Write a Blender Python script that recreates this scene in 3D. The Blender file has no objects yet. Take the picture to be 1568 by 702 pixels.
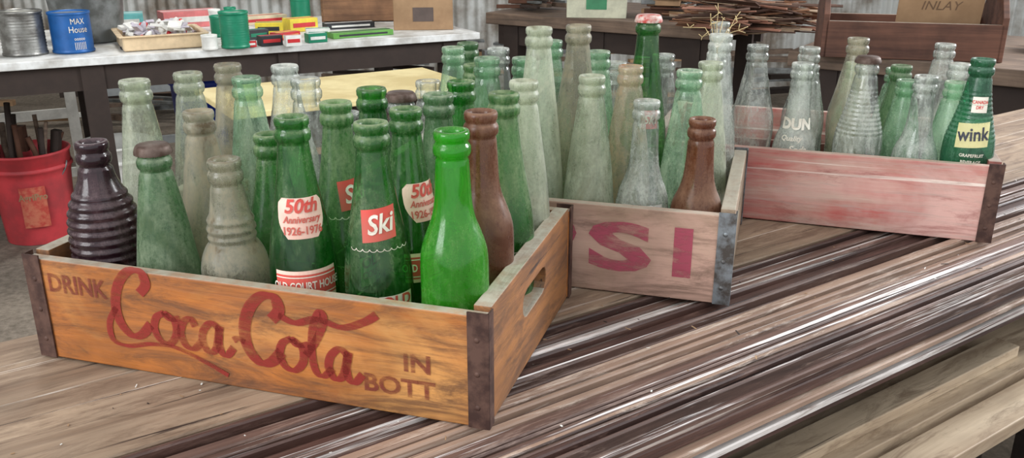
import bpy, math, random
from mathutils import Vector, Matrix
random.seed(7)
T=0.80; CAMZ=1.216; TH=math.radians(19.6)
def S(r,g,b,a=1):
    f=lambda c:(c/255/12.92) if c/255<=0.04045 else ((c/255+0.055)/1.055)**2.4
    return (f(r),f(g),f(b),a)
# ------------------------------------------------------------ materials
def newmat(n):
    m=bpy.data.materials.new(n); m.use_nodes=True
    nt=m.node_tree; nt.nodes.clear()
    o=nt.nodes.new('ShaderNodeOutputMaterial')
    return m,nt,o
def N(nt,t,**k):
    n=nt.nodes.new(t)
    for a,b in k.items(): setattr(n,a,b)
    return n
def coord(nt,scale=(1,1,1),kind='Object'):
    tc=N(nt,'ShaderNodeTexCoord'); mp=N(nt,'ShaderNodeMapping'); mp.inputs['Scale'].default_value=scale
    nt.links.new(tc.outputs[kind],mp.inputs[0]); return mp.outputs[0]
def noise(nt,vec,scale,detail=6,rough=.6,dist=0):
    n=N(nt,'ShaderNodeTexNoise'); n.inputs['Scale'].default_value=scale; n.inputs['Detail'].default_value=detail
    n.inputs['Roughness'].default_value=rough; n.inputs['Distortion'].default_value=dist
    nt.links.new(vec,n.inputs['Vector']); return n.outputs['Fac']
def ramp(nt,fac,stops):
    r=N(nt,'ShaderNodeValToRGB'); e=r.color_ramp.elements
    e[0].position,e[0].color=stops[0]; e[1].position,e[1].color=stops[-1]
    for p,c in stops[1:-1]:
        x=e.new(p); x.color=c
    nt.links.new(fac,r.inputs[0]); return r.outputs[0]
def mix(nt,fac,a,b,blend='MIX'):
    m=N(nt,'ShaderNodeMix',data_type='RGBA',blend_type=blend)
    for sock,val in ((m.inputs[0],fac),(m.inputs[6],a),(m.inputs[7],b)):
        if hasattr(val,'links'): nt.links.new(val,sock)
        else: sock.default_value=val
    return m.outputs[2]
def math_(nt,op,a,b=0.0,clamp=False):
    m=N(nt,'ShaderNodeMath',operation=op); m.use_clamp=clamp
    for sock,val in ((m.inputs[0],a),(m.inputs[1],b)):
        if hasattr(val,'links'): nt.links.new(val,sock)
        else: sock.default_value=val
    return m.outputs[0]
W0=(0,0,0,1); W1=(1,1,1,1)
def upmask(nt,lo=.6):
    g=N(nt,'ShaderNodeNewGeometry'); sx=N(nt,'ShaderNodeSeparateXYZ'); nt.links.new(g.outputs['Normal'],sx.inputs[0])
    mr=N(nt,'ShaderNodeMapRange'); mr.inputs[1].default_value=lo; mr.inputs[2].default_value=1
    nt.links.new(sx.outputs[2],mr.inputs[0]); return mr.outputs[0]
def wood(n,c1,c2,axis='X',rough=.7,paint=None,wear=.5,soft=.12,dust=None,dustamt=.7,streak=None,streakt=.6,gs=1.0,bump=.3,stain=.5,patch=None,grime=None,gt=.5,crack=None,ct=.60,mott=None,sl=.8,pt=.46):
    m,nt,o=newmat(n); L=nt.links.new
    def ax(a,b): return {'X':(a,b,b),'Y':(b,a,b),'Z':(b,b,a)}[axis]
    v=coord(nt,tuple(s*gs for s in ax(2.5,45))); g=noise(nt,v,1.0,8,.65,.5)
    col=ramp(nt,g,[(.3,c1),(.7,c2)])
    v2=coord(nt,(1,1,1)); big=noise(nt,v2,7*gs,4,.6,.3)
    st=ramp(nt,big,[(.3,(1-stain,1-stain,1-stain,1)),(.6,W1)])
    if paint:
        w=noise(nt,coord(nt,ax(5,60)),1.0,6,.7,.3); w=math_(nt,'ADD',math_(nt,'MULTIPLY',w,.65),math_(nt,'MULTIPLY',big,.35))
        mk=ramp(nt,w,[(wear-soft,W1),(wear+soft,W0)])
        col=mix(nt,mk,col,paint)
    if patch:
        pn=noise(nt,coord(nt,(4,8,8)),1.0,6,.65,.5)
        pk=ramp(nt,pn,[(pt,W0),(pt+.18,W1)]); col=mix(nt,pk,col,patch)
    col=mix(nt,1.0,col,st,'MULTIPLY')
    if grime:
        gn=noise(nt,coord(nt,ax(6,28)),1.3,8,.75,.8); gk=ramp(nt,gn,[(gt,W0),(gt+.16,(.8,.8,.8,1))]); col=mix(nt,gk,col,grime)
    if streak:
        s=noise(nt,coord(nt,ax(sl,110)),1.0,5,.7,0)
        sk=ramp(nt,s,[(streakt,W0),(streakt+.06,W1)]); col=mix(nt,sk,col,streak)
    if mott:
        s=noise(nt,coord(nt,ax(7,90)),1.0,7,.8,.6)
        sk=ramp(nt,s,[(.52,W0),(.66,(.9,.9,.9,1))]); col=mix(nt,sk,col,mott)
    if crack:
        s=noise(nt,coord(nt,ax(1.6,70)),1.0,7,.75,.4)
        sk=ramp(nt,s,[(ct,W0),(ct+.04,W1)]); col=mix(nt,sk,col,crack)
    if dust:
        dn=noise(nt,v2,60,4,.7); dk=math_(nt,'MULTIPLY',upmask(nt),math_(nt,'MULTIPLY',ramp(nt,dn,[(.2,(.3,.3,.3,1)),(.6,W1)]),dustamt))
        col=mix(nt,dk,col,dust)
    b=N(nt,'ShaderNodeBsdfPrincipled'); L(col,b.inputs['Base Color']); b.inputs['Roughness'].default_value=rough
    bp=N(nt,'ShaderNodeBump'); bp.inputs['Strength'].default_value=bump; bp.inputs['Distance'].default_value=.002
    L(g,bp.inputs['Height']); L(bp.outputs[0],b.inputs['Normal']); L(b.outputs[0],o.inputs[0]); return m
def plain(n,c,rough=.6,metal=0,c2=None,scale=20,lo=.4,hi=.6):
    m,nt,o=newmat(n); L=nt.links.new
    b=N(nt,'ShaderNodeBsdfPrincipled'); b.inputs['Roughness'].default_value=rough; b.inputs['Metallic'].default_value=metal
    if c2 is None: c2=tuple(x*.8 for x in c[:3])+(1,)
    col=ramp(nt,noise(nt,coord(nt),scale,5,.6),[(lo,c2),(hi,c)])
    L(col,b.inputs['Base Color']); L(b.outputs[0],o.inputs[0]); return m
def paintdecal(n,c,wear=.55,scale=(8,40,40),top=.88):
    m,nt,o=newmat(n); L=nt.links.new
    d=N(nt,'ShaderNodeBsdfPrincipled'); d.inputs['Base Color'].default_value=c; d.inputs['Roughness'].default_value=.7
    t=N(nt,'ShaderNodeBsdfTransparent'); x=N(nt,'ShaderNodeMixShader')
    w=noise(nt,coord(nt,scale),1.5,7,.75,.3); w2=noise(nt,coord(nt,(9,9,9)),1.0,3,.5,0)
    w=math_(nt,'ADD',math_(nt,'MULTIPLY',w,.7),math_(nt,'MULTIPLY',w2,.3))
    k=ramp(nt,w,[(wear-.08,(top,top,top,1)),(wear+.08,(.22,.22,.22,1))])
    L(k,x.inputs[0]); L(t.outputs[0],x.inputs[1]); L(d.outputs[0],x.inputs[2]); L(x.outputs[0],o.inputs[0]); return m
def glass(n,tint,edge,body,dust,amt,var=.5,rough=.1,scale=28,base=.12,cover=.9,dirt=None,tlf=.32,lo=.12,hi=-.10):
    # thin-walled glass: long optical path at the rim, dust film on top
    m,nt,o=newmat(n); L=nt.links.new
    lw=N(nt,'ShaderNodeLayerWeight'); lw.inputs[0].default_value=.5
    fc=math_(nt,'POWER',lw.outputs['Facing'],1.6)
    tr=N(nt,'ShaderNodeBsdfTransparent'); L(mix(nt,fc,tint,edge),tr.inputs[0])
    oi=N(nt,'ShaderNodeObjectInfo'); rnd=math_(nt,'MULTIPLY',math_(nt,'SUBTRACT',oi.outputs['Random'],.5),.35)
    tc=N(nt,'ShaderNodeTexCoord')
    va=N(nt,'ShaderNodeVectorMath',operation='ADD'); L(tc.outputs['Object'],va.inputs[0]); L(oi.outputs['Random'],va.inputs[1])
    def nz(sc,s,d,r,di):
        mp=N(nt,'ShaderNodeMapping'); mp.inputs['Scale'].default_value=sc; L(va.outputs[0],mp.inputs[0]); return noise(nt,mp.outputs[0],s,d,r,di)
    n1=nz((1,1,.55),scale,7,.72,.6); n2=nz((1,1,.16),150,4,.75,0); n3=nz((1,1,1),320,3,.7,0); n4=nz((1,1,.7),16,5,.65,.8)
    sx=N(nt,'ShaderNodeSeparateXYZ'); L(tc.outputs['Object'],sx.inputs[0])
    mr=N(nt,'ShaderNodeMapRange'); mr.inputs[1].default_value=.07; mr.inputs[2].default_value=.18; mr.inputs[3].default_value=lo; mr.inputs[4].default_value=hi; L(sx.outputs[2],mr.inputs[0])
    f=math_(nt,'ADD',math_(nt,'MULTIPLY',math_(nt,'SUBTRACT',n1,.5),var*2.6),math_(nt,'ADD',rnd,amt))
    f=math_(nt,'ADD',f,mr.outputs[0])
    f=math_(nt,'ADD',f,math_(nt,'MULTIPLY',math_(nt,'SUBTRACT',n2,.5),1.1))
    f=math_(nt,'ADD',f,math_(nt,'MULTIPLY',math_(nt,'SUBTRACT',n3,.5),.8))
    f=math_(nt,'ADD',f,math_(nt,'MULTIPLY',upmask(nt,.0),.8),True)
    if dirt is None: dirt=tuple(a*.36 for a in dust[:3])+(1,)
    dk=ramp(nt,n4,[(.48,W0),(.64,(.9,.9,.9,1))])
    dcol=mix(nt,f,body,mix(nt,dk,dust,dirt))
    df=N(nt,'ShaderNodeBsdfDiffuse'); tl=N(nt,'ShaderNodeBsdfTranslucent'); L(dcol,df.inputs[0]); L(dcol,tl.inputs[0])
    m1=N(nt,'ShaderNodeMixShader'); m1.inputs[0].default_value=tlf; L(df.outputs[0],m1.inputs[1]); L(tl.outputs[0],m1.inputs[2])
    fac=math_(nt,'ADD',math_(nt,'MULTIPLY',f,cover-base),base,True)
    m2=N(nt,'ShaderNodeMixShader'); L(fac,m2.inputs[0]); L(tr.outputs[0],m2.inputs[1]); L(m1.outputs[0],m2.inputs[2])
    gl=N(nt,'ShaderNodeBsdfGlossy'); L(math_(nt,'ADD',math_(nt,'MULTIPLY',f,.4),rough),gl.inputs['Roughness'])
    fr=N(nt,'ShaderNodeFresnel'); fr.inputs[0].default_value=1.5
    g=N(nt,'ShaderNodeNewGeometry')
    ff=math_(nt,'MULTIPLY',fr.outputs[0],math_(nt,'SUBTRACT',1.0,math_(nt,'MULTIPLY',f,.75)),True)
    ff=math_(nt,'MULTIPLY',ff,math_(nt,'SUBTRACT',1.0,g.outputs['Backfacing']),True)
    m3=N(nt,'ShaderNodeMixShader'); L(ff,m3.inputs[0]); L(m2.outputs[0],m3.inputs[1]); L(gl.outputs[0],m3.inputs[2])
    L(m3.outputs[0],o.inputs[0]); return m
# ------------------------------------------------------------ mesh builder
class MB:
    def __init__(s): s.v=[];s.f=[];s.m=[];s.s=[]
    def add(s,vs,fs,mat=0,smooth=False,M=None):
        b=len(s.v)
        s.v+= [tuple(M@Vector(p)) if M else tuple(p) for p in vs]
        for f in fs: s.f.append(tuple(i+b for i in f)); s.m.append(mat); s.s.append(smooth)
    def box(s,cx,cy,cz,sx,sy,sz,mat=0,M=None):
        x,y,z=sx/2,sy/2,sz/2
        vs=[(cx+a*x,cy+b*y,cz+c*z) for a in(-1,1) for b in(-1,1) for c in(-1,1)]
        s.add(vs,[(0,1,3,2),(4,6,7,5),(0,4,5,1),(2,3,7,6),(0,2,6,4),(1,5,7,3)],mat,False,M)
    def lathe(s,prof,seg=40,mat=0,M=None,mod=None,capb=True,capt=False):
        vs=[];fs=[]
        for r,z in prof:
            for k in range(seg):
                a=2*math.pi*k/seg; rr=r+(mod(a,z) if mod else 0)
                vs.append((rr*math.cos(a),rr*math.sin(a),z))
        for i in range(len(prof)-1):
            for k in range(seg):
                k2=(k+1)%seg; fs.append((i*seg+k,i*seg+k2,(i+1)*seg+k2,(i+1)*seg+k))
        s.add(vs,fs,mat,True,M)
        if capb: s.add(vs[:seg],[tuple(range(seg-1,-1,-1))],mat,False,M)
        if capt: s.add(vs[-seg:],[tuple(range(seg))],mat,False,M)
    def tube(s,pts,r,seg=8,mat=0,M=None,r2=None):
        pts=[Vector(p) for p in pts]; vs=[];fs=[]; n=len(pts)
        for i,p in enumerate(pts):
            d=(pts[min(i+1,n-1)]-pts[max(i-1,0)]).normalized()
            a=d.orthogonal().normalized() if i==0 else (a-d*a.dot(d)).normalized()
            b=d.cross(a); rr=r if r2 is None else r+(r2-r)*i/(n-1)
            for k in range(seg):
                t=2*math.pi*k/seg; vs.append(p+a*rr*math.cos(t)+b*rr*math.sin(t))
        for i in range(n-1):
            for k in range(seg):
                k2=(k+1)%seg; fs.append((i*seg+k,i*seg+k2,(i+1)*seg+k2,(i+1)*seg+k))
        fs.append(tuple(range(seg-1,-1,-1))); fs.append(tuple(range((n-1)*seg,n*seg)))
        s.add(vs,fs,mat,True,M)
    def prism(s,poly,y0,y1,mat=0,M=None):
        n=len(poly); vs=[(x,y0,z) for x,z in poly]+[(x,y1,z) for x,z in poly]
        fs=[tuple(range(n)),tuple(range(2*n-1,n-1,-1))]+[(i,i+n,(i+1)%n+n,(i+1)%n) for i in range(n)]
        s.add(vs,fs,mat,False,M)
    def obj(s,name,mats,loc=(0,0,0),rotz=0,parent=None,bevel=0,rot=None):
        me=bpy.data.meshes.new(name); me.from_pydata(s.v,[],s.f)
        for m in mats: me.materials.append(m)
        me.polygons.foreach_set('material_index',s.m); me.polygons.foreach_set('use_smooth',s.s); me.update()
        o=bpy.data.objects.new(name,me); bpy.context.scene.collection.objects.link(o)
        o.location=loc; o.rotation_euler=rot or (0,0,rotz)
        if parent: o.parent=parent
        if bevel:
            b=o.modifiers.new('bevel','BEVEL'); b.width=bevel; b.segments=2; b.limit_method='ANGLE'
        return o
def empty(name,loc,rotz=0):
    o=bpy.data.objects.new(name,None); o.location=loc; o.rotation_euler=(0,0,rotz); o.empty_display_size=.05
    bpy.context.scene.collection.objects.link(o); return o
_tc={}
def textmesh(body,size=1,shear=0,sx=1,bold=0):
    k=(body,size,shear,sx,bold)
    if k in _tc: return _tc[k]
    cu=bpy.data.curves.new('t','FONT'); cu.body=body; cu.size=1; cu.align_x='CENTER'; cu.align_y='CENTER'; cu.shear=shear; cu.offset=bold
    cu.resolution_u=3
    ob=bpy.data.objects.new('t',cu); bpy.context.scene.collection.objects.link(ob)
    dg=bpy.context.evaluated_depsgraph_get(); me=bpy.data.meshes.new_from_object(ob.evaluated_get(dg))
    vs=[(v.co.x*sx*size,v.co.y*size) for v in me.vertices]; fs=[tuple(p.vertices) for p in me.polygons]
    bpy.data.objects.remove(ob); bpy.data.curves.remove(cu); bpy.data.meshes.remove(me)
    _tc[k]=(vs,fs); return vs,fs
def catmull(p,n):
    out=[]
    for i in range(len(p)-1):
        a=p[max(i-1,0)];b=p[i];c=p[i+1];d=p[min(i+2,len(p)-1)]
        for k in range(n):
            t=k/n
            out.append(tuple(.5*((2*b[j])+(-a[j]+c[j])*t+(2*a[j]-5*b[j]+4*c[j]-d[j])*t*t+(-a[j]+3*b[j]-3*c[j]+d[j])*t**3) for j in range(len(b))))
    out.append(tuple(p[-1])); return out
# ------------------------------------------------------------ glass bottles
PROF={
'longneck':[(0,.0262),(.012,.0292),(.05,.0306),(.22,.0312),(.40,.0308),(.50,.0288),(.60,.0248),(.70,.0203),(.80,.0165),(.88,.0142)],
'export':[(0,.0262),(.012,.0288),(.04,.0298),(.30,.0300),(.50,.0298),(.57,.0282),(.63,.0235),(.68,.0190),(.74,.0163),(.82,.0152),(.89,.0142)],
'ribbed':[(0,.0280),(.02,.0312),(.10,.0328),(.30,.0334),(.52,.0334),(.63,.0320),(.71,.0280),(.77,.0220),(.82,.0176),(.87,.0156)],
'ringneck':[(0,.0262),(.02,.0300),(.10,.0312),(.30,.0318),(.44,.0316),(.52,.0296),(.575,.0250),(.605,.0212),(.625,.0226),(.645,.0208),(.665,.0228),(.69,.0208),(.71,.0216),(.74,.0186),(.80,.0165),(.87,.0150)],
'tear':[(0,.0275),(.02,.0318),(.08,.0330),(.20,.0330),(.33,.0313),(.50,.0268),(.65,.0226),(.80,.0176),(.88,.0148)],
'taper':[(0,.0255),(.012,.0290),(.06,.0305),(.20,.0312),(.36,.0300),(.50,.0272),(.62,.0238),(.74,.0198),(.84,.0165),(.90,.0145)],
'contour':[(0,.0262),(.015,.0288),(.08,.0302),(.18,.0288),(.28,.0272),(.38,.0292),(.48,.0310),(.56,.0296),(.66,.0240),(.76,.0192),(.86,.0155),(.90,.0143)],
'shoulder':[(0,.0270),(.015,.0298),(.08,.0312),(.30,.0314),(.42,.0305),(.50,.0272),(.57,.0215),(.64,.0178),(.74,.0158),(.86,.0148)],
'waist':[(0,.0280),(.015,.0325),(.08,.0335),(.22,.0333),(.30,.0312),(.36,.0318),(.44,.0328),(.54,.0308),(.64,.0250),(.76,.0190),(.88,.0150)],
}
def profile(t,h):
    b=catmull([(r,z*h) for z,r in PROF[t]],4)
    b=[p for p in b if p[1]<h-.026]
    b+=[(.0138,h-.0245),(.0134,h-.0225),(.0152,h-.0208),(.0160,h-.0185),(.0160,h-.0140),(.0150,h-.0118),(.0139,h-.0105),(.0140,h-.0085),(.0151,h-.0070),(.0153,h-.0025),(.0143,h-.0003)]
    return b
def rad(pr,z):
    for i in range(len(pr)-1):
        if pr[i][1]<=z<=pr[i+1][1]:
            t=(z-pr[i][1])/max(1e-6,pr[i+1][1]-pr[i][1]); return pr[i][0]+t*(pr[i+1][0]-pr[i][0])
    return .03
GL={
'green':glass('green_bottle_glass',(.42,.84,.38,1),(.04,.20,.07,1),S(40,106,52),S(150,164,126),.20,.6,base=.18,dirt=S(66,90,54),lo=-.16,hi=.10),
'vivid':glass('vivid_green_glass',(.46,.95,.28,1),(.05,.36,.05,1),S(70,176,48),S(140,158,112),.26,.6,base=.34,dirt=S(80,106,56),tlf=.45,lo=.22,hi=-.22),
'dgreen':glass('dusty_green_glass',(.48,.76,.50,1),(.07,.24,.11,1),S(78,118,80),S(156,168,140),.38,.6,base=.26,dirt=S(78,94,62)),
'teal':glass('teal_green_glass',(.22,.66,.42,1),(.02,.22,.11,1),S(26,104,72),S(130,160,140),.10,.4,base=.2),
'brown':glass('amber_bottle_glass',(.62,.30,.17,1),(.14,.05,.03,1),S(112,66,44),S(152,118,96),.36,.6,base=.45,dirt=S(80,48,34)),
'purple':glass('dark_purple_glass',(.34,.22,.25,1),(.06,.03,.05,1),S(66,42,52),S(136,118,118),.18,.6,.08,base=.4,dirt=S(60,44,46)),
'clear':glass('dusty_clear_glass',(.97,.98,.96,1),(.24,.28,.27,1),S(212,218,212),S(212,212,202),.14,.85,.07,base=.06,dirt=S(122,112,92)),
'frost':glass('frosted_dusty_glass',(.92,.94,.88,1),(.24,.28,.22,1),S(198,206,184),S(196,198,176),.28,.95,.2,base=.15,dirt=S(116,108,80)),
'grime':glass('grimy_glass',(.87,.87,.80,1),(.20,.20,.15,1),S(190,188,168),S(166,154,130),.34,1.15,.2,40,base=.18,dirt=S(84,70,50)),
'pale':glass('pale_green_glass',(.82,.94,.84,1),(.15,.32,.20,1),S(160,196,166),S(190,198,174),.18,.85,.1,base=.12,dirt=S(94,108,80)),
'rust':glass('rust_stained_glass',(.92,.88,.78,1),(.4,.32,.22,1),S(210,204,184),S(186,146,104),.36,1.25,.22,22,base=.22,dirt=S(134,74,34)),
}
RED=plain('label_red',S(200,70,60),.6,c2=S(180,84,70)); WHITE=plain('label_white',S(226,220,206),.6,c2=S(196,186,170)); PINK=plain('label_faded_pink',S(230,196,180),.6,c2=S(212,170,154))
DKBL=plain('label_dark',S(50,52,66),.6); CAPM=plain('rusted_cap',S(96,80,72),.55,.4,c2=S(70,50,40),scale=90); REDCAP=plain('red_white_cap',S(200,180,170),.5,c2=S(170,50,40),scale=120)
CREAM=plain('label_cream',S(216,208,150),.6); PAPER=plain('label_paper',S(206,204,196),.7,c2=S(160,158,150),scale=60)
def wrapadd(mb,vs2,fs,pr,off,mat):
    vs=[]
    for x,z in vs2:
        R=rad(pr,z)+off; a=x/R; vs.append((R*math.sin(a),-R*math.cos(a),z))
    mb.add(vs,fs,mat,False)
def patch(mb,pr,w,z0,z1,mat,off=.0004,x0=0,shape=None,sh=0):
    nx,nz=16,8; vs=[];fs=[]
    for j in range(nz+1):
        t=j/nz; ww=w*(shape(t) if shape else 1)
        for i in range(nx+1):
            x=x0+(i/nx-.5)*ww; vs.append((x,z0+(z1-z0)*t+sh*x))
    for j in range(nz):
        for i in range(nx):
            a=j*(nx+1)+i; fs.append((a,a+1,a+nx+2,a+nx+1))
    wrapadd(mb,vs,fs,pr,off,mat)
def wtext(mb,pr,s,size,z,mat,sx=1,x0=0,shear=0,off=.0011,bold=.02,rot=0):
    vs,fs=textmesh(s,size,shear,sx,bold); c,sn=math.cos(rot),math.sin(rot)
    wrapadd(mb,[(x*c-y*sn+x0,x*sn+y*c+z) for x,y in vs],fs,pr,off,mat)
def labels(kind,pr,h):
    mb=MB(); mats=[RED,WHITE,PINK,DKBL,CREAM,PAPER]
    if kind=='fifty':
        patch(mb,pr,.045,.136,.172,2,shape=lambda t:.62+.38*math.sin(min(1,t*2)*math.pi/2) if t<.8 else 1-.25*((t-.8)/.2)**2)
        wtext(mb,pr,'50th',.0170,.1645,0,1.0,0,.25,bold=.03)
        wtext(mb,pr,'Anniversary',.0085,.1530,0,.85,0,.35)
        wtext(mb,pr,'1926-1976',.0098,.1430,0,.9,0,0)
        patch(mb,pr,.060,.078,.107,2); patch(mb,pr,.060,.0815,.1035,0,off=.0007)
        wtext(mb,pr,'OLD COURT HOUSE',.0105,.0925,1,.68,0,bold=.02)
        patch(mb,pr,.060,.0835,.0845,1,off=.0009); patch(mb,pr,.060,.1005,.1015,1,off=.0009)
    elif kind=='ski':
        patch(mb,pr,.031,.142,.170,0,sh=.12)
        wtext(mb,pr,'Ski',.023,.1560,1,.9,0,.3,bold=.02,rot=.15)
        n=9
        for i in range(n):
            a0=(i-(n-1)/2)*.0064
            vs=[];fs=[]
            for k in range(9):
                an=math.pi*k/8
                for rr in(.0028,.0035): vs.append((a0-rr*math.cos(an)*.95,.135-rr*math.sin(an)*.7))
            for k in range(8): fs.append((2*k,2*k+1,2*k+3,2*k+2))
            wrapadd(mb,vs,fs,pr,.0006,1)
        patch(mb,pr,.034,.062,.092,1,x0=.013); wtext(mb,pr,'OLD',.015,.0855,0,1,.013,bold=.03); wtext(mb,pr,'COURT',.010,.073,0,.9,.013)
    elif kind=='wink':
        patch(mb,pr,.042,h*.50,h*.64,4,x0=.004,sh=.08); wtext(mb,pr,'wink',.024,h*.575,3,.85,.004,bold=.02,rot=.08)
        wtext(mb,pr,'GRAPEFRUIT',.006,h*.455,1,.9,.006); wtext(mb,pr,'BEVERAGE',.006,h*.415,1,.9,.006)
        patch(mb,pr,.020,h*.70,h*.79,1,x0=.006); wtext(mb,pr,'CANADA',.006,h*.76,0,.8,.006); wtext(mb,pr,'DRY',.006,h*.73,0,.8,.006)
    elif kind=='dun':
        wtext(mb,pr,'DUN',.020,h*.60,1,1.0,.000,bold=.05); wtext(mb,pr,'Quality',.010,h*.51,1,1,-.006,.3); wtext(mb,pr,'Soda',.013,h*.44,1,1,.004,.3)
    elif kind=='paper':
        patch(mb,pr,.052,h*.34,h*.445,5,x0=.0); patch(mb,pr,.048,h*.355,h*.43,3,off=.0006); wtext(mb,pr,'HOWDY',.011,h*.392,1,1,0)
    elif kind=='strip':
        patch(mb,pr,.050,h*.345,h*.37,4)
    elif kind=='red':
        patch(mb,pr,.022,h*.52,h*.60,0,x0=.008); wtext(mb,pr,'Ski',.016,h*.56,1,1,.008,.3)
    elif kind=='white':
        wtext(mb,pr,'10 FL OZ',.007,h*.36,1,1,0)
    return mb,mats
def bottle(x,y,h,typ,col,label=None,cap=None,yaw=0,z=T+.0102):
    pr=profile(typ,h); mb=MB()
    mod=None
    if typ=='ribbed': mod=lambda a,zz:(.0010*math.sin(zz*2*math.pi/.0088) if .012<zz<h*.76 else 0)
    if typ=='contour': mod=lambda a,zz:(.0006*math.cos(14*a) if (.01<zz<h*.32 or h*.55<zz<h*.8) else 0)
    if typ=='waist': mod=lambda a,zz:(.0005*math.sin(zz*2*math.pi/.006) if h*.52<zz<h*.82 else 0)
    if typ=='shoulder': mod=lambda a,zz:(.0005*math.cos(10*a+zz*120) if h*.05<zz<h*.45 else 0)
    p2=pr
    if typ in('ribbed','waist','ringneck'):
        body=[q for q in pr if q[1]<h-.025]; top=[q for q in pr if q[1]>=h-.025]
        n=110; p2=[(rad(pr,body[-1][1]*i/n),body[-1][1]*i/n) for i in range(n+1)]+top
    p2=[(.018,.003),(.0235,.0005)]+p2
    inner=[(.0120,h),(.0102,h-.004),(.0098,h-.015),(.0098,h-.03)]
    mb.lathe(p2+inner,40,0,mod=mod)
    mats=[GL[col]]
    if cap:
        mats.append(cap)
        mb.lathe([(.0165,h-.008),(.0168,h-.006),(.0158,h-.001),(.014,h+.001),(.0,h+.0012)],42,1,mod=lambda a,zz:(.0007*math.cos(21*a) if zz<h-.004 else 0),capb=False)
    yawc=math.atan2(-x,y)
    nm={'brown':'brown_glass_bottle','purple':'ribbed_grape_soda_bottle','green':'green_soda_bottle','vivid':'green_beer_bottle','dgreen':'green_soda_bottle','teal':'green_soda_bottle'}.get(col,'clear_soda_bottle')
    o=mb.obj(nm,mats,(x,y,z),yawc+yaw)
    if label:
        l,lm=labels(label,pr,h); l.obj('printed_label',lm,parent=o)
    return o
# ------------------------------------------------------------ crates
CR={'A':((-.470,.7925),math.radians(-16.9)),'B':((-.2066,1.0455),math.radians(-16.5)),'C':((.1986,1.266),math.radians(-19))}
def loc(cr,xl,yl):
    (ox,oy),a=CR[cr]; return ox+xl*math.cos(a)-yl*math.sin(a), oy+xl*math.sin(a)+yl*math.cos(a)
R=[.046,.115,.184,.253]
BL={'A':[
 (.058,.203,0,'ribbed','purple','strip',None,0),(.127,.204,0,'tear','dgreen',None,'rust',0),(.203,.197,0,'ringneck','grime',None,None,0),(.276,.241,0,'longneck','green','fifty',None,.08),(.352,.241,0,'longneck','green','ski',None,.1),(.425,.239,0,'export','vivid',None,None,0),
 (.059,.250,1,'taper','frost',None,None,0),(.130,.223,1,'taper','grime',None,None,0),(.208,.205,1,'longneck','green',None,None,0),(.283,.241,1,'longneck','green','ski',None,.55),(.354,.239,1,'longneck','green','fifty',None,.75),(.427,.241,1,'export','brown',None,None,0),
 (.071,.247,2,'taper','frost',None,None,0),(.143,.246,2,'taper','pale',None,None,0),(.213,.248,2,'contour','clear',None,None,0),(.287,.242,2,'longneck','green',None,None,0),(.359,.240,2,'longneck','dgreen',None,None,-.3),(.427,.245,2,'longneck','green','white',None,0),
 (.074,.246,3,'taper','grime',None,None,0),(.148,.248,3,'contour','clear',None,None,0),(.221,.199,3,'shoulder','clear',None,None,0),(.288,.224,3,'shoulder','clear',None,'rust',0),(.358,.241,3,'longneck','green',None,None,0),(.427,.245,3,'taper','frost',None,None,0)],
'B':[
 (.424,.192,0,'shoulder','brown',None,None,0),(.361,.209,0,'shoulder','clear','paper',None,0),(.297,.234,0,'taper','frost','strip',None,0),(.234,.286,0,'taper','frost',None,None,0),(.171,.249,0,'taper','pale',None,None,0),(.096,.218,0,'contour','clear',None,None,0),
 (.400,.234,1,'taper','pale',None,None,0),(.330,.236,1,'taper','rust',None,None,0),(.265,.282,1,'contour','grime',None,None,0),(.197,.240,1,'taper','pale',None,None,0),(.133,.229,1,'longneck','green',None,None,0),
 (.419,.234,2,'taper','frost',None,None,0),(.339,.288,2,'longneck','green','red','red',0),(.277,.242,2,'taper','pale',None,None,0),(.214,.253,2,'contour','pale',None,None,0),(.142,.240,2,'taper','clear',None,None,0),(.078,.239,2,'contour','pale',None,None,0),
 (.425,.260,3,'taper','clear',None,None,0),(.352,.231,3,'contour','clear',None,None,0),(.075,.236,3,'longneck','dgreen',None,None,0),(.288,.218,3,'taper','clear',None,None,0),(.184,.213,3,'taper','clear',None,None,0)],
'C':[
 (.143,.233,0,'contour','clear',None,None,0),(.206,.211,0,'shoulder','clear','dun',None,0),(.290,.223,0,'waist','clear',None,'rust',0),(.366,.202,0,'shoulder','clear',None,None,0),(.431,.228,0,'waist','teal','wink',None,0),
 (.079,.210,1,'taper','clear',None,None,0),(.212,.224,1,'contour','clear',None,None,0),(.277,.240,1,'contour','grime',None,None,0),(.350,.184,1,'taper','pale',None,None,0),(.413,.185,1,'taper','pale',None,None,0),
 (.214,.188,2,'taper','clear',None,None,0),(.345,.194,2,'longneck','dgreen',None,None,0),(.423,.201,2,'taper','clear',None,None,0),(.280,.195,2,'taper','pale',None,None,0),
 (.067,.240,3,'taper','clear',None,None,0),(.408,.220,3,'taper','clear',None,None,0),(.343,.179,3,'taper','pale',None,None,0)]}
caps={'rust':CAPM,'red':REDCAP,None:None}
for cr,lst in BL.items():
    for (xl,h,r,ty,co,lb,cp,yw) in lst:
        X,Y=loc(cr,xl,R[r]); bottle(X,Y,h,ty,co,lb,caps[cp],yw)
DUST=S(168,162,146)
STRAP=plain('rusty_strap',S(92,66,56),.65,.3,c2=S(60,38,32),scale=60)
GALV=plain('galvanized_strap',S(146,152,158),.45,.7,c2=S(90,84,80),scale=50)
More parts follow.
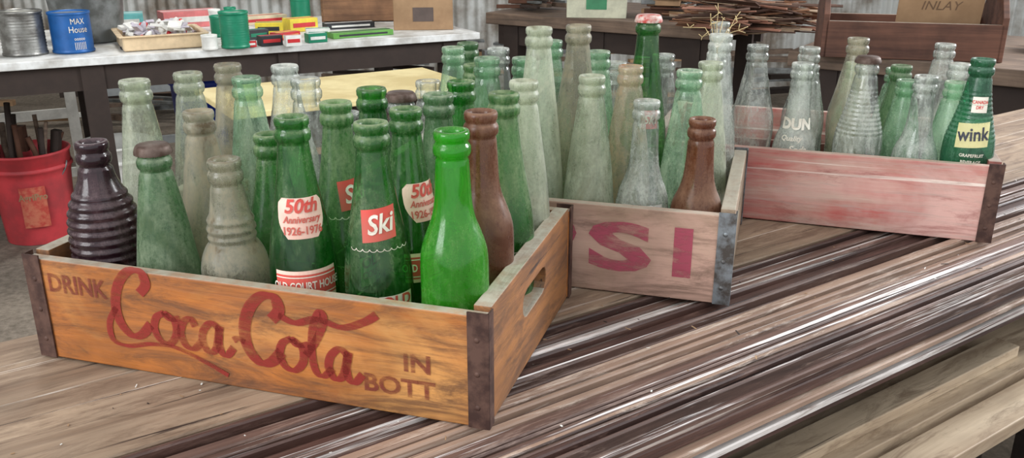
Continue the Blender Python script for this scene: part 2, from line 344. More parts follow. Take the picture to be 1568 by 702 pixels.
def slotboard(mb,L,H,Tk,x0,hole,mat):
    hw,hh,hz=hole; cy,cz=L/2,hz
    ang=[2*math.pi*k/40 for k in range(40)]+[math.atan2(b-cz,a-cy)%(2*math.pi) for a in(0,L) for b in(0,H)]
    ang=sorted(set(ang)); n=len(ang); inn=[];outr=[]
    for t in ang:
        c,s=math.cos(t),math.sin(t)
        k=min(1/max(abs(c)/(hw),1e-6),1/max(abs(s)/hh,1e-6)); py,pz=c*k,s*k
        e=hw-hh
        if abs(py)>e:
            sg=1 if py>0 else -1; B=-2*c*sg*e; Cc=e*e-hh*hh; k=(-B+math.sqrt(max(0,B*B-4*Cc)))/2; py,pz=c*k,s*k
        inn.append((cy+py,cz+pz))
        kk=min(((L-cy)/c if c>1e-9 else 1e9),(cy/-c if c<-1e-9 else 1e9),((H-cz)/s if s>1e-9 else 1e9),(cz/-s if s<-1e-9 else 1e9))
        outr.append((cy+c*kk,cz+s*kk))
    vs=[(x0,a,b) for a,b in inn]+[(x0,a,b) for a,b in outr]+[(x0+Tk,a,b) for a,b in inn]+[(x0+Tk,a,b) for a,b in outr]
    fs=[]
    for i in range(n):
        j=(i+1)%n
        fs+=[(i,i+n,j+n,j),(i+2*n,j+2*n,j+3*n,i+3*n),(i,j,j+2*n,i+2*n),(i+n,i+3*n,j+3*n,j+n)]
    mb.add(vs,fs,mat)
def crate(name,cr,mlong,mend,mstrap,L=.47,Wd=.30,H=.105):
    (ox,oy),a=CR[cr]; e=empty(name,(ox,oy,T),a)
    b=MB(); b.box(L/2,.006,H/2,L,.012,H,0); b.obj('front_board',[mlong],parent=e,bevel=.0012)
    b=MB(); b.box(L/2,Wd-.006,H/2,L,.012,H,0); b.obj('back_board',[mlong],parent=e,bevel=.0012)
    for nm,x0 in(('left_end_board',.0005),('right_end_board',L-.0165)):
        b=MB(); slotboard(b,Wd-.026,H+.004,.016,x0,(.042,.014,.066),0); o=b.obj(nm,[mend],(0,.013,0),parent=e,bevel=.001)
    b=MB()
    for k in range(5): b.box(L/2,.0135+.027+k*.0545,.005,L-.036,.052,.0095,0)
    b.obj('floor_slats',[mlong],parent=e)
    b=MB()
    for k in range(1,4): b.box(L/2,.012+k*(Wd-.024)/4,.042,L-.036,.003,.05,0)
    for k in range(1,6): b.box(.018+k*(L-.036)/6,Wd/2,.042,.003,Wd-.028,.05,0)
    b.obj('divider_slats',[mend],parent=e)
    b=MB()
    for sx in(0,1):
        for sy in(0,1):
            xx=-.0012 if sx==0 else L+.0012; yy=-.0012 if sy==0 else Wd+.0012
            b.box(xx+(.009 if sx==0 else -.009),yy,H/2+.002,.019,.0016,H+.004,0); b.box(xx,yy+(.006 if sy==0 else -.006),H/2+.002,.0016,.012,H+.004,0)
            for zz in(.02,.052,.084):
                M=Matrix.Translation((xx+(.010 if sx==0 else -.010),yy,zz))@Matrix.Rotation(math.pi/2 if sy==0 else -math.pi/2,4,'X')
                b.lathe([(.0028,0),(.0026,.001),(.0013,.0016),(0,.0017)],10,0,M,capb=False)
    b.obj('corner_straps',[mstrap],parent=e)
    return e
def ftext(e,name,s,size,x,z,mat,sx=1,shear=0,bold=.03,rot=0,off=-.0007):
    vs,fs=textmesh(s,size,shear,sx,bold); c,sn=math.cos(rot),math.sin(rot); b=MB()
    b.add([(vx*c-vy*sn+x,off,vx*sn+vy*c+z) for vx,vy in vs],fs); return b.obj(name,[mat],parent=e)
ywood=wood('yellow_painted_wood',S(110,66,38),S(170,108,60),'X',.55,paint=S(186,110,42),wear=.52,soft=.12,dust=DUST,dustamt=.95,stain=.5,grime=S(88,56,36),gt=.47,bump=.6,patch=S(200,142,78),pt=.5,crack=S(62,40,28),ct=.65)
yend=wood('yellow_end_wood',S(104,68,42),S(166,112,68),'Y',.7,paint=S(168,112,60),wear=.48,soft=.1,dust=DUST,dustamt=1,stain=.5,grime=S(84,60,44),gt=.46,bump=.6,crack=S(58,40,30),ct=.64)
pwood=wood('faded_crate_wood',S(132,100,82),S(200,170,148),'X',.75,dust=DUST,dustamt=.7,stain=.35,patch=S(200,160,144),grime=S(116,90,76),bump=.6,crack=S(78,56,46),ct=.64)
pend=wood('faded_end_wood',S(130,108,90),S(180,160,138),'Y',.75,dust=DUST,dustamt=.8,stain=.35,grime=S(100,84,70))
rwood=wood('red_painted_crate_wood',S(164,126,112),S(210,180,164),'X',.55,paint=S(186,80,76),wear=.50,soft=.12,dust=DUST,dustamt=.7,stain=.3,patch=S(208,164,154),pt=.48,streak=S(230,212,200),streakt=.59,bump=.5,grime=S(140,78,72),gt=.54,crack=S(110,70,64),ct=.64,mott=S(178,150,140))
rend=wood('red_painted_end_wood',S(110,66,60),S(150,90,80),'Y',.7,dust=DUST,dustamt=.7)
eA=crate('wooden_bottle_crate','A',ywood,yend,STRAP)
eB=crate('wooden_bottle_crate','B',pwood,pend,GALV)
eC=crate('wooden_bottle_crate','C',rwood,rend,STRAP)
RP=paintdecal('worn_red_lettering',S(136,34,24),.57,(16,60,60),.88); RPf=paintdecal('faint_red_lettering',S(118,46,34),.53,(14,60,60),.75); PP=paintdecal('faded_pink_lettering',S(176,74,96),.55,(14,60,60),.85)
def sh(st,d): return [(x+d,y) for x,y in st]
o_=[(1.95,1.05),(1.65,.85),(1.52,.45),(1.68,.08),(2.0,.02),(2.28,.35),(2.30,.80),(1.98,1.05),(2.15,.88),(2.5,.98)]
c_=[(3.02,.80),(2.88,1.04),(2.60,.85),(2.47,.45),(2.60,.08),(2.88,.02),(3.18,.32)]
a_=[(3.86,.86),(3.62,1.04),(3.32,.76),(3.22,.35),(3.40,.02),(3.68,.20),(3.88,.95)]
a2=[(3.90,1.0),(3.80,.45),(3.86,.10),(4.05,.04),(4.30,.35)]
C1=[(1.15,1.55),(1.42,1.90),(1.30,2.28),(.88,2.25),(.45,1.80),(.20,1.1),(.26,.45),(.60,.05),(1.0,.12),(1.4,.55)]
swash=[(.20,.9),(-.14,.35),(-.12,-.25),(.40,-.38),(1.3,-.14),(2.2,-.08),(3.1,-.32),(4.0,-.66)]
strokes=[(C1,.25),(swash,.16),(o_,.19),(c_,.19),(a_,.19),(a2,.19),([(4.32,.60),(4.5,.70),(4.72,.62)],.18),
 (sh(C1,4.55),.28),(sh(o_,4.35),.19),([(5.95,1.75),(6.5,1.60),(7.2,1.85),(8.0,1.75),(8.7,2.05),(9.1,2.35)],.22),
 ([(6.75,.60),(7.15,1.2),(7.42,1.85),(7.30,2.1),(7.05,1.55),(6.95,.7),(7.05,.12),(7.3,.04),(7.6,.35)],.18),(sh(a_,4.25),.19),(sh(a2,4.25),.19)]
def thick(strokes,x0,z0,sc,tilt):
    b=MB()
    for st,wd in strokes:
        p=catmull(st,10); n=len(p); vs=[]
        for i,(x,y) in enumerate(p):
            q=p[min(i+1,n-1)]; r=p[max(i-1,0)]; dx,dy=q[0]-r[0],q[1]-r[1]; l=math.hypot(dx,dy) or 1
            w=wd*(.36+.36*abs(dy)/l)
            for s in(-1,1):
                X=(x-s*dy/l*w)*sc; Z=(y+s*dx/l*w)*sc; vs.append((x0+X,-.0008,z0+Z+tilt*X))
        b.add(vs,[(2*i,2*i+1,2*i+3,2*i+2) for i in range(n-1)])
    return b
thick(strokes,.093,.038,.0305,-.055).obj('script_lettering',[RP],parent=eA)
ftext(eA,'lettering_drink','DRINK',.026,.056,.081,RPf,.85,bold=.03)
ftext(eA,'lettering_in','IN',.024,.406,.052,RPf,1.1,bold=.03)
ftext(eA,'lettering_bottles','BOTT',.024,.388,.027,RPf,1.1,bold=.03)
for ch,xx,sx in (('P',.085,1.6),('E',.170,1.6),('P',.258,1.6),('S',.344,2.0),('I',.416,1.5)):
    ftext(eB,'letter_'+ch.lower(),ch,.078,xx,.054,PP,sx,bold=.04)
# ------------------------------------------------------------ lumber stack
SA=math.radians(34.5)
tan=wood('weathered_pine',S(114,90,72),S(188,164,138),'X',.65,gs=.7,stain=.45,streak=S(226,214,202),streakt=.61,bump=.5,grime=S(98,76,60),gt=.48,crack=S(50,36,28),ct=.60,mott=S(144,120,98))
tan2=wood('pale_pine',S(160,136,110),S(216,196,168),'X',.6,gs=.7,stain=.35,bump=.3,grime=S(128,106,84),crack=S(80,62,48),ct=.63)
br1=wood('brown_stained_trim',S(42,28,26),S(96,66,57),'X',.48,gs=.8,streak=S(204,188,178),streakt=.61,bump=.3,stain=.4,mott=S(116,90,80))
br2=wood('brown_trim_scuffed',S(58,40,35),S(128,98,86),'X',.5,gs=.8,streak=S(240,234,230),streakt=.54,bump=.3,stain=.35,mott=S(146,124,112),sl=1.6)
br3=wood('white_edged_trim',S(176,162,154),S(244,240,236),'X',.55,gs=.8,streak=S(78,54,46),streakt=.56,bump=.3,stain=.25,mott=S(116,94,82),sl=1.6)
br4=wood('tan_scuffed_trim',S(116,88,72),S(182,154,134),'X',.5,gs=.8,streak=S(60,42,36),streakt=.54,bump=.3,stain=.35,mott=S(206,190,176))
dark=wood('dark_old_wood',S(32,24,21),S(66,52,44),'X',.8)
st=empty('lumber_stack',(0,0,T),SA)
def strip(mb,y,w,ztop,h,mat,x0=-1.3,x1=4.2,amp=.0015):
    n=60; ph=random.random()*9; sl=random.uniform(-.0012,.0012)
    prof=[(-w/2,-h),(-w/2,-.002),(-w/2+.0012,-.0003),(0,0),(w/2-.0012,-.0003),(w/2,-.002),(w/2,-h)]
    vs=[];fs=[];k=len(prof)
    for i in range(n+1):
        x=x0+(x1-x0)*i/n; dy=amp*math.sin(x*3+ph)+sl*x; dz=-.0008*(1+math.sin(x*2.3+ph*2))
        for a,b in prof: vs.append((x,y+a+dy,ztop+b+dz))
    for i in range(n):
        for j in range(k-1): fs.append((i*k+j,(i+1)*k+j,(i+1)*k+j+1,i*k+j+1))
    fs.append(tuple(range(k))); fs.append(tuple(range((n+1)*k-1,n*k-1,-1)))
    mb.add(vs,fs,mat)
mb=MB(); y=.484
while y<.690:
    w=random.choice([.003,.004,.005,.007,.009,.012,.014]); zt=-random.choice([0,.001,.002,.004,.006,.009,.013])
    mt=random.choices([0,1,2,3],[4.6,4,2.6,1.8])[0]
    strip(mb,y+w/2,w-.0008,zt,.03,mt); y+=w+random.choice([0,0,.0015])
for k in range(9):
    zt=-.008-k*.0078; yy=.478+random.uniform(0,.012); strip(mb,yy+.05,.10,zt,.0070,random.choices([0,1,2,3],[5,3,1,1])[0])
mb.obj('brown_trim_strips',[br1,br2,br3,br4],parent=st)
mb=MB()
strip(mb,.7625,.139,0,.022,0,amp=.0005); strip(mb,.909,.145,-.001,.022,0,amp=.0005)
mb.box(1.0,.84,-.03,5.2,.29,.014,1)
mb.obj('pine_boards',[tan,dark],parent=st)
mb=MB(); mb.box(.78,1.09,-.011,1.15,.205,.022,0); mb.obj('short_pine_board',[tan],parent=st,bevel=.001)
mb=MB()
for xx in(-.9,.3,1.5,2.7): mb.box(xx,.76,-.10,.09,.44,.032,0); mb.box(xx,.72,-.46,.09,.09,.68,0); mb.box(xx,.92,-.46,.09,.09,.68,0)
mb.obj('support_trestles',[dark],parent=st)
mb=MB()
for k in range(12): mb.box(1.0,.56+.034*k,-.050-.008*(k%3),5.0,.032,.030,0)
mb.obj('inner_boards',[dark],parent=st)
e2=empty('lower_lumber_shelf',(0,0,T),SA)
mb=MB(); mb.box(.95,.583,-.232,3.2,.105,.024,0); mb.box(1.2,.492,-.236,3.2,.055,.022,0); mb.obj('wide_boards',[tan2],parent=e2,bevel=.0015)
mb=MB(); mb.box(.72,.575,-.211,1.2,.040,.018,0); mb.obj('loose_stick',[tan2],parent=e2,bevel=.0015)
mb=MB()
for k in range(9): mb.box(1.1,.03+.055*k,-.34-.02*(k%3)-.012*(8-k),3.2,.046,.03,0)  # dark boards added to stand in for the shade under the shelf
mb.box(.4,.45,-.30,.07,.60,.05,0);mb.box(1.9,.45,-.30,.07,.60,.05,0)
for xx in(.4,1.9):
    for yy in(.2,.72): mb.box(xx,yy,-.56,.07,.07,.48,0)
mb.obj('shelf_frame_and_shade_fill',[dark],parent=e2)
# ------------------------------------------------------------ shell
m,nt,o=newmat('concrete'); b=N(nt,'ShaderNodeBsdfPrincipled'); b.inputs['Roughness'].default_value=.9
cc=mix(nt,.5,ramp(nt,noise(nt,coord(nt),1.5,6,.6),[(.35,S(108,98,86)),(.65,S(156,144,128))]),ramp(nt,noise(nt,coord(nt),40,5,.7),[(.35,S(86,78,68)),(.65,S(164,152,138))]))
nt.links.new(cc,b.inputs['Base Color']); nt.links.new(b.outputs[0],o.inputs[0]); conc=m
mb=MB(); mb.box(0,3,-.05,14,12,.1); mb.obj('floor',[conc])
wallm=plain('corrugated_metal',S(206,208,204),.5,.3,c2=S(140,130,118),scale=3)
def corr(name,x0,x1,h,loc,rz):
    mb=MB(); n=int((x1-x0)/.0125); vs=[];fs=[]
    for i in range(n+1):
        x=x0+(x1-x0)*i/n; yy=.012*math.sin(x*2*math.pi/.075)
        vs+=[(x,yy,0),(x,yy,h)]
    for i in range(n): fs.append((2*i,2*i+2,2*i+3,2*i+1))
    mb.add(vs,fs,0,True); return mb.obj(name,[wallm],loc,rz)
corr('wall_back',-7,7,1.45,(0,6.6,0),0)  # stops low: open band above added for glare on strips and backlight
corr('wall_left',-4,6,3.2,(-4.6,3,0),math.pi/2)
roofm=wood('added_roof_boards',S(70,56,46),S(110,92,76),'Y')
mb=MB(); mb.box(0,4.5,3.25,11,5.6,.06)
for k in range(6): mb.box(-4.5+1.8*k,4.5,3.15,.08,5.5,.16)
mb.obj('added_shade_ceiling',[roofm])  # unseen roof over the back half, added to darken the background
mb=MB()
for k in range(8): mb.box(-6.3+1.8*k,6.68,1.6,.12,.1,3.2)
mb.box(0,6.68,1.47,13,.1,.08); mb.box(0,6.68,3.1,13,.1,.16); mb.obj('added_eave_frame_1',[roofm])  # unseen posts and lintels framing the added light opening
# ------------------------------------------------------------ background furniture
blackw=plain('dark_frame_wood',S(50,38,32),.8); tabm=plain('chipped_white_tabletop',S(222,224,222),.5,c2=S(176,174,168),scale=9)
def bench(name,ox,oy,ang,x0,x1,dep,z,th,mt,ml,shelf=True,legs=3):
    e=empty(name,(ox,oy,0),ang); mb=MB(); mb.box((x0+x1)/2,dep/2,z-th/2,x1-x0,dep,th,0); mb.obj('top',[mt],parent=e,bevel=.003)
    mb=MB(); mb.box((x0+x1)/2,.05,z-th-.045,x1-x0-.1,.04,.09); mb.box((x0+x1)/2,dep-.05,z-th-.045,x1-x0-.1,.04,.09)
    for k in range(legs):
        xx=x0+.12+(x1-x0-.24)*k/(legs-1)
        for yy in(.06,dep-.06): mb.box(xx,yy,(z-th)/2,.075,.075,z-th)
    if shelf: mb.box((x0+x1)/2,dep/2,.25,x1-x0-.1,dep-.06,.03)
    mb.obj('frame',[ml],parent=e); return e
TA=math.radians(27.7)
bench('work_table',-.135,3.78,TA,-3.0,0,.95,.75,.028,tabm,blackw,False,5)
benchm=wood('old_bench_wood',S(80,66,56),S(136,114,96),'X',.8)
bench('workbench',-.12,4.10,math.radians(-32),0,1.1,.8,.80,.05,benchm,blackw,False,3)
bench('workbench',.90,2.90,math.radians(-35),0,2.6,.85,.80,.05,benchm,blackw,True,3)
ply=plain('yellow_plywood',S(222,206,152),.6,c2=S(200,180,124),scale=6)
bench('plywood_table',-.469,2.47,math.radians(32),-.32,.45,.42,.72,.018,ply,blackw,False,2)
def kk(y,z): return (y*.942+(CAMZ-z)*.3355)/1350
tin=plain('ribbed_tin',S(150,150,146),.35,.8,c2=S(110,108,104)); blue=plain('blue_can',S(28,92,160),.4,.2); galv=plain('galvanized_metal',S(134,138,138),.45,.6,c2=S(96,98,96),scale=14)
grn=plain('green_tin',S(20,130,96),.4,.1); wht=plain('white_plastic',S(226,226,220),.5); yel=plain('yellow_card',S(226,204,60),.5); redm=plain('red_plastic',S(200,44,48),.45); blk=plain('black_card',S(34,36,40),.5)
card=plain('cardboard',S(170,138,104),.8,c2=S(144,114,84),scale=5); brass=plain('brass_lip',S(200,200,190),.3,.8)
bucketred=plain('dusty_red_plastic',S(200,62,68),.6,c2=S(164,56,60),scale=8)
def can(name,x,y,wpx,hpx,mat,ribs=False,z=.75,txt=None,lidm=None):
    k=kk(y,z); r=wpx*k/2; h=hpx*k*1.02-.2*r
    pr=[(r*.98,0),(r*1.02,.003),(r*1.02,.008),(r*.98,.011)]
    n=26
    for i in range(n+1):
        zz=.012+(h-.024)*i/n; pr.append((r*(.98+(.018*math.sin(i*math.pi*.9) if ribs else 0)),zz))
    pr+=[(r*.98,h-.011),(r*1.02,h-.008),(r*1.02,h),(r*.97,h),(r*.95,h-.006)]
    mb=MB(); mb.lathe(pr,40,0,capb=True); mb.lathe([(r*.95,h-.006),(.001,h-.006)],40,1,capb=False)
    o=mb.obj(name,[mat,lidm or brass],(x,y+r,z+.001),math.atan2(-x,y))
    if txt:
        b=MB()
        for s_,sz,zz in txt:
            vs,fs=textmesh(s_,sz*h,0,.8,.0); b.add([((r*1.005)*math.sin(a/r+.35),-(r*1.005)*math.cos(a/r+.35),zz*h+c) for a,c in vs],fs)
        b.obj('print',[WHITE],parent=o)
    return o
can('ribbed_tin_can',-1.725,3.085,64,72,tin,True)
can('coffee_can',-1.585,3.155,60,66,blue,False,txt=[('MAX',.20,.78),('House',.22,.58),('|||||||',.2,.2),('ooooo',.12,.36)])
def pail(name,x,y,z,r1,r2,h,mat,rimm,handle=True,rim2=True):
    mb=MB(); pr=[]
    for i in range(9): pr.append((r1+(r2-r1)*i/8,h*i/8*.96+.002))
    if rim2: pr+=[(r2,h*.80),(r2*1.04,h*.81),(r2*1.04,h*.84),(r2*1.0,h*.85)]
    pr=sorted(pr,key=lambda p:p[1]); pr+=[(r2*1.03,h*.97),(r2*1.04,h*.985),(r2*1.03,h),(r2*.98,h),(r2*.96,h*.9),(r1*.94,.02),(.001,.02)]
    mb.lathe(pr,44,0)
    if handle:
        pts=[(r2*1.05*math.cos(a),-.1*r2-.25*r2*math.sin(a),h*.88-r2*.75*math.sin(a)) for a in [math.pi*i/20 for i in range(21)]]
        mb.tube(pts,.003,6,1)
    return mb.obj(name,[mat,rimm],(x,y,z))
pail('galvanized_pail',-1.66,3.53,.751,.12,.145,.24,galv,tin)
mb=MB(); mb.lathe([(.02,0),(.045,0),(.047,.006),(.043,.009),(.03,.009),(.028,.004),(.02,.004)],30,0,capb=False); mb.obj('jar_lid_ring',[blk],(-1.40,3.30,.751))
e=empty('plastic_tray',(-1.27,3.27,.751),TA); mb=MB(); tl,td=.28,.28
mb.box(0,td/2,.004,tl,td,.006)
for a,b_,c,d in((0,0,tl,.006),(0,td,tl,.006)): mb.box(a,b_,.028,c,d,.05)
for a in(-tl/2,tl/2): mb.box(a,td/2,.028,.006,td,.05)
for a,b_,c,d in((0,-.008,tl+.03,.02),(0,td+.008,tl+.03,.02)): mb.box(a,b_,.053,c,d,.005)
for a in(-tl/2-.008,tl/2+.008): mb.box(a,td/2,.053,.02,td,.005)
mb.obj('tray_body',[plain('tan_plastic',S(214,190,154),.5)],parent=e,bevel=.003)
mb=MB()
for i in range(80):
    M=Matrix.Translation((random.uniform(-.11,.11),random.uniform(.04,.24),.03+random.random()*.05))@Matrix.Rotation(random.random()*6,4,'Z')@Matrix.Rotation(random.uniform(-.7,.7),4,'X')
    mt=random.choices(range(6),[5,4,4,1,.4,.8])[0]
    if i%3: mb.box(0,0,0,random.uniform(.02,.07),random.uniform(.015,.05),random.uniform(.004,.014),mt,M)
    else: mb.lathe([(.006,-.02),(.010,-.012),(.011,.0),(.009,.012),(.005,.02)],10,mt,M,capt=True)
mb.obj('small_odds_and_ends',[wht,wht,plain('pale_plastic',S(196,190,200),.4),redm,yel,grn],parent=e,bevel=.001)
can('green_tin_can',-1.18,3.61,34,34,grn); can('white_cap_jar',-1.11,3.25,24,24,wht); can('green_ribbed_tin',-1.03,3.28,44,58,grn,True)
def cbox(name,x,y,wpx,hpx,mat,rz=0,dep=None,z=.75,mat2=None,hh=None):
    k=kk(y,z); w=wpx*k; d=dep or w*.6; h=hh or max(.018,hpx*k*.95-d*.2)
    mb=MB(); mb.box(0,d/2,h/2,w,d,h,0); mb.box(0,d/2,h+.0006,w*.99,.012,.001,1); mb.box(0,-.0006,h*.5,w*.8,.001,h*.35,1)
    return mb.obj(name,[mat,mat2 or wht],(x,y+.01,z+.001),TA+rz,bevel=.0015)
cbox('red_matchbox',-.975,3.32,18,12,redm); cbox('spark_plug_box',-.905,3.36,34,20,blk,.1,mat2=redm); cbox('parts_carton',-.82,3.35,24,20,wht,0,mat2=redm); cbox('parts_carton',-.75,3.45,30,18,grn,.1)
cbox('yellow_carton',-1.00,3.68,40,24,yel,-.3,mat2=blk); cbox('yellow_carton',-.88,3.80,46,26,yel,.2,mat2=redm); cbox('dark_carton',-1.00,3.53,34,20,blk,.3,mat2=grn)
cbox('parts_carton',-.88,3.55,40,16,redm,.5,mat2=yel); cbox('parts_carton',-.78,3.60,36,18,wht,-.2,mat2=grn)
cream=plain('cream_card',S(224,206,172),.6)
cbox('flat_card_pack',-1.12,4.06,76,20,cream,.2,.10,mat2=redm); can('teal_tin',-.96,4.06,30,40,grn)
cbox('green_tool_box',-.60,3.62,100,14,plain('green_case',S(90,150,60),.5),.1,.07,mat2=blk)
cbox('dark_parts_tray',-.70,3.90,76,14,blk,0,.07)
cbox('paper_bag_stack',-1.42,3.72,60,20,cream,.3,.10,mat2=blue); cbox('plastic_basket',-1.40,3.94,84,34,plain('pink_plastic',S(214,120,120),.5),.1,.12,mat2=wht); cbox('plastic_basket',-1.66,3.84,56,34,plain('aqua_plastic',S(110,190,190),.5),-.1,.12)
can('green_spray_can',-1.20,3.82,18,36,grn); can('white_spray_can',-1.26,3.80,18,34,wht)
mb=MB(); w=.34
for a in(0,.24): mb.box(0,a,.075,w,.012,.14)
for a in(-w/2,w/2): mb.box(a,.12,.08,.016,.24,.16)
mb.box(0,.12,.008,w,.24,.012); mb.obj('wooden_parts_crate',[wood('brown_crate_wood',S(104,72,50),S(156,114,80),'X')],(-.70,4.17,.751),.1,bevel=.002)
def carton(name,x,y,z,w,d,h,rz,mat,tapem):
    e=empty(name,(x,y,z),rz); mb=MB()
    for b_ in(0,d): mb.box(0,b_,h/2,w,.004,h)
    for a in(-w/2,w/2): mb.box(a,d/2,h/2,.004,d,h)
    mb.box(0,d/2,.002,w,d,.004); mb.box(0,d*.25,h,w,d*.48,.004); mb.box(0,d*.75,h+.002,w,d*.48,.004)
    mb.obj('carton_body',[mat],parent=e,bevel=.001)
    mb=MB(); mb.box(0,-.003,h*.5,w*.35,.001,h*.45); mb.box(0,d/2,h+.005,w,.04,.001); mb.obj('print_and_tape',[tapem],parent=e); return e
carton('cardboard_box',-.38,3.86,.751,.25,.2,.13,math.radians(5),card,plain('dark_print',S(90,76,70),.6))
carton('cardboard_box',.36,3.86,.801,.25,.2,.13,math.radians(-8),plain('pale_green_card',S(196,196,172),.7),plain('green_print',S(60,130,90),.6))
mb=MB(); mb.lathe([(.05,0),(.06,.01),(.062,.11),(.05,.15),(.025,.18),(.02,.21),(.024,.22)],28,0,capt=True); mb.tube([(.05,0,.14),(.075,0,.17),(.06,0,.205),(.02,0,.2)],.006,8,0); mb.obj('stoneware_jug',[plain('dark_glaze',S(48,48,50),.25)],(.83,3.78,.801))
mb=MB()
for i in range(190):
    a=random.gauss(-.5,.35); L=random.uniform(.12,.34); px,py,pz=random.uniform(-.18,.18),random.uniform(-.05,.2),random.uniform(.008,.11)
    dx,dy=math.cos(a)*L/2,math.sin(a)*L/2; dz=random.uniform(-.02,.02)
    if i%3==0: mb.tube([(px-dx,py-dy,max(.005,pz-dz)),(px+.01,py,pz),(px+dx,py+dy,max(.005,pz+dz))],random.uniform(.002,.006),6,i%4)
    else: mb.box(0,0,0,L,random.uniform(.01,.035),.003,i%4,Matrix.Translation((px,py,pz+.01))@Matrix.Rotation(a,4,'Z')@Matrix.Rotation(random.uniform(-.5,.5),4,'X'))
mb.obj('kindling_pile',[plain('twig_brown',S(134,94,68),.8),plain('twig_grey',S(170,146,122),.8),plain('twig_dark',S(84,60,48),.8),plain('twig_red',S(150,104,84),.8)],(.89,3.28,.801))
totem=wood('tote_wood',S(74,46,36),S(122,82,64),'X',.75,dust=DUST,dustamt=.6)
e=empty('wooden_tool_tote',(1.21,2.71,.801),math.radians(-14)); mb=MB(); w=.50; d=.24
for b_ in(0,d): mb.box(0,b_,.055,w,.016,.11)
mb.box(0,d/2,.008,w,d,.014)
for a in(-w/2,w/2):
    M=Matrix.Translation((a,0,0))@Matrix.Rotation(math.pi/2,4,'Z')
    mb.prism([(-.008,0),(d+.008,0),(d+.008,.13),(d/2+.05,.23),(d/2-.05,.23),(-.008,.13)],-.009,.009,0,M)
mb.obj('tote_body',[totem],parent=e,bevel=.002)
mb=MB(); mb.tube([(-w/2,d/2,.195),(w/2,d/2,.195)],.013,14,0); mb.obj('handle_dowel',[totem],parent=e)
M=Matrix.Translation((.08,.10,.02))@Matrix.Rotation(.25,4,'X'); mb=MB(); mb.box(0,0,.09,.24,.006,.18,0,M); vs,fs=textmesh('INLAY',.04,.2,1,0); mb.add([(a,-.004,.14+c) for a,c in vs],fs,1,False,M); mb.obj('cardboard_sign',[card,plain('marker_ink',S(116,90,68),.8)],parent=e)
def pile(name,n,xr,yr,zr,loc,rz,mats,l=(.2,.6),wd=(.02,.08),th=(.015,.04)):
    mb=MB()
    for i in range(n):
        M=Matrix.Translation((random.uniform(-xr,xr),random.uniform(0,yr),.02+random.random()*zr))@Matrix.Rotation(random.uniform(-.5,.5),4,'Z')
        mb.box(0,0,0,random.uniform(*l),random.uniform(*wd),random.uniform(*th),random.randrange(len(mats)),M)
    return mb.obj(name,mats,loc,rz,bevel=.002)
rusti=plain('rust_iron',S(92,60,44),.7,.4)
pile('scrap_hardware_pile',24,.06,.25,.07,(.05,4.12,.801),-.5,[blackw,galv,rusti,benchm],(.1,.22),(.012,.04),(.008,.02))
pile('scrap_hardware_pile',24,.05,.2,.07,(.62,3.80,.801),-.5,[blackw,galv,rusti,card],(.08,.16),(.012,.04),(.008,.02))
pile('scrap_hardware_pile',26,.2,.3,.06,(1.85,2.62,.801),-.6,[blackw,galv,rusti,benchm],(.1,.3),(.012,.05),(.008,.02))
p=pail('red_plastic_bucket',-1.89,3.34,.0,.125,.148,.36,bucketred,galv)
b=MB(); vs,fs=textmesh('AgriPro',.035,0,.9,.02)
def bw(a,c,rr=.147): return (rr*math.sin(a/.146+.45),-rr*math.cos(a/.146+.45),c)
vv=[];ff=[]
for i in range(9):
    for zz in(.08,.24): vv.append(bw(-.045+.09*i/8,zz,.1475))
for i in range(8): ff.append((2*i,2*i+2,2*i+3,2*i+1))
b.add(vv,ff,0); b.add([bw(a,.2+c,.149) for a,c in vs],fs,1); b.obj('sticker',[plain('sticker_red',S(184,64,54),.6,c2=S(196,110,84),scale=40),card],parent=p)
b=MB()
for i in range(9):
    a=random.uniform(0,6.28); b.tube([(.06*math.cos(a),.06*math.sin(a),.05),(.11*math.cos(a),.09*math.sin(a),.36),(.13*math.cos(a)+random.uniform(-.03,.03),.1*math.sin(a),random.uniform(.42,.58))],random.uniform(.006,.012),8,i%3)
for i in range(3):
    b.box(-.06+.05*i,.0,.40,.03,.03,.10,i%2,Matrix.Rotation(.2*i-.2,4,'Y'))
b.obj('tool_handles',[blackw,rusti,benchm],parent=p)
pail('white_plastic_bucket',-1.60,3.46,0,.12,.145,.36,wht,galv)
mb=MB(); mb.lathe([(.16,0),(.18,.46),(.195,.47),(.195,.50),(.175,.50),(.15,.02),(.001,.02)],36,0); mb.obj('blue_plastic_barrel',[plain('blue_plastic',S(26,60,170),.4)],(-1.45,4.22,0))
mb=MB(); mb.lathe([(.15,0),(.16,.01),(.16,.17),(.166,.18),(.16,.19),(.16,.36),(.166,.37),(.16,.38),(.16,.53),(.168,.54),(.168,.56),(.15,.56),(.14,.03),(.001,.03)],40,0); mb.obj('metal_bin',[galv],(-2.35,3.55,0))
def frame(name,loc,rz,tilt,w,h,mat):
    mb=MB(); t=.05
    mb.box(-w/2,0,h/2,t,.03,h);mb.box(w/2,0,h/2,t,.03,h)
    for q in(0.03,.5,.97): mb.box(0,0,h*q,w,.028,t)
    return mb.obj(name,[mat],loc,rot=(tilt,0,rz),bevel=.002)
frame('old_window_sash',(-2.35,4.10,.0),TA,-.12,.5,.62,wht)
frame('old_window_sash',(-2.0,4.85,.0),TA,-.12,.6,.62,plain('grey_paint',S(160,166,168),.6))
pile('scrap_lumber_pile',26,.35,.4,.22,(-.75,3.85,0),TA,[card,blackw,benchm])
pile('scrap_lumber_pile',60,2.0,.5,.42,(.9,5.6,0),0,[card,blackw,benchm,galv],(.3,.9))
pile('scrap_lumber_pile',40,.9,.5,.18,(1.9,2.35,.267),math.radians(-35),[card,blackw,benchm,totem],(.2,.6))
pile('scrap_lumber_pile',40,.9,.5,.5,(-2.6,5.2,0),.2,[card,blackw,benchm,wht,galv],(.2,.6))
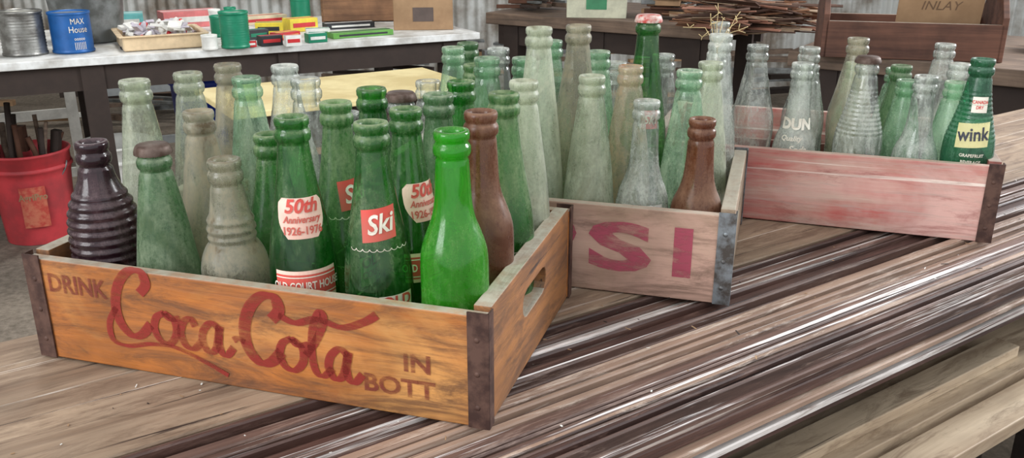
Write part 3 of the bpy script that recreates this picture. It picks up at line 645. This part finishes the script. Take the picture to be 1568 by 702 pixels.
mb=MB(); mb.tube([(-1.9,2.98,.35),(-1.88,2.96,.70)],.012,8,0); mb.tube([(-1.93,2.97,.0),(-1.92,2.97,.36)],.02,8,1); mb.obj('red_handled_tool',[redm,galv])
mb=MB()
for i in range(9):
    a=random.uniform(-.6,.9); L=random.uniform(.04,.11)
    pts=[(0,0,-.05),(0,0,0),(math.sin(a)*L*.5,random.uniform(-.01,.01),L*.35),(math.sin(a)*L*1.0,0,L*.5+random.uniform(-.02,.02))]
    mb.tube(pts,.0008,5,0,r2=.0004)
    q=pts[-1]
    for k in range(3): mb.tube([q,(q[0]+random.uniform(-.012,.014),q[1],q[2]+random.uniform(-.006,.012))],.0006,4,0)
bx,by=loc('C',.079,R[1]); mb.obj('dried_stems',[plain('straw',S(214,190,140),.8)],(bx,by,T+.225))
mb=MB()
for i in range(150):
    xx=random.uniform(-.1,1.6); yy=random.uniform(.5,.80); M=Matrix.Translation((xx,yy,.0008))@Matrix.Rotation(random.random()*6,4,'Z'); s=random.uniform(.0006,.0016)
    mb.box(0,0,0,s*random.choice([2,3,6]),s,.0005,i%3,M)
mb.obj('paint_flakes',[wht,card,dark],(0,0,T),SA)
# ------------------------------------------------------------ light + camera
w=bpy.data.worlds.new('World'); bpy.context.scene.world=w; w.use_nodes=True; bg=w.node_tree.nodes['Background']; bg.inputs[0].default_value=(.94,.97,1,1); bg.inputs[1].default_value=1.32
def area(n,loc,tgt,sx,sy,en,col):
    l=bpy.data.lights.new(n,'AREA'); l.shape='RECTANGLE'; l.size=sx; l.size_y=sy; l.energy=en; l.color=col
    o=bpy.data.objects.new(n,l); bpy.context.scene.collection.objects.link(o); o.location=loc; o.rotation_euler=(Vector(tgt)-Vector(loc)).to_track_quat('-Z','Y').to_euler()
area('doorway_light_left',(-2.6,-1.2,2.3),(0,1.1,.8),1.6,2.2,105,(.98,.99,1))
area('doorway_light_right',(3.4,2.6,2.6),(.3,1.2,.8),1.4,2.2,240,(.97,.98,1))
area('back_table_fill',(-1.6,3.6,3.0),(-1.4,4.0,.75),.5,.5,35,(1,.97,.92))  # added fill light, brightens the white table at the back
cam=bpy.data.cameras.new('camera'); co=bpy.data.objects.new('camera',cam); bpy.context.scene.collection.objects.link(co); co.location=(0,0,CAMZ); co.rotation_euler=(math.pi/2-TH,0,0); cam.sensor_width=36; cam.lens=31.0; cam.clip_start=.01
bpy.context.scene.camera=co
bpy.context.scene.view_settings.view_transform='Standard'
try: bpy.context.scene.cycles.transparent_max_bounces=24
except Exception: pass
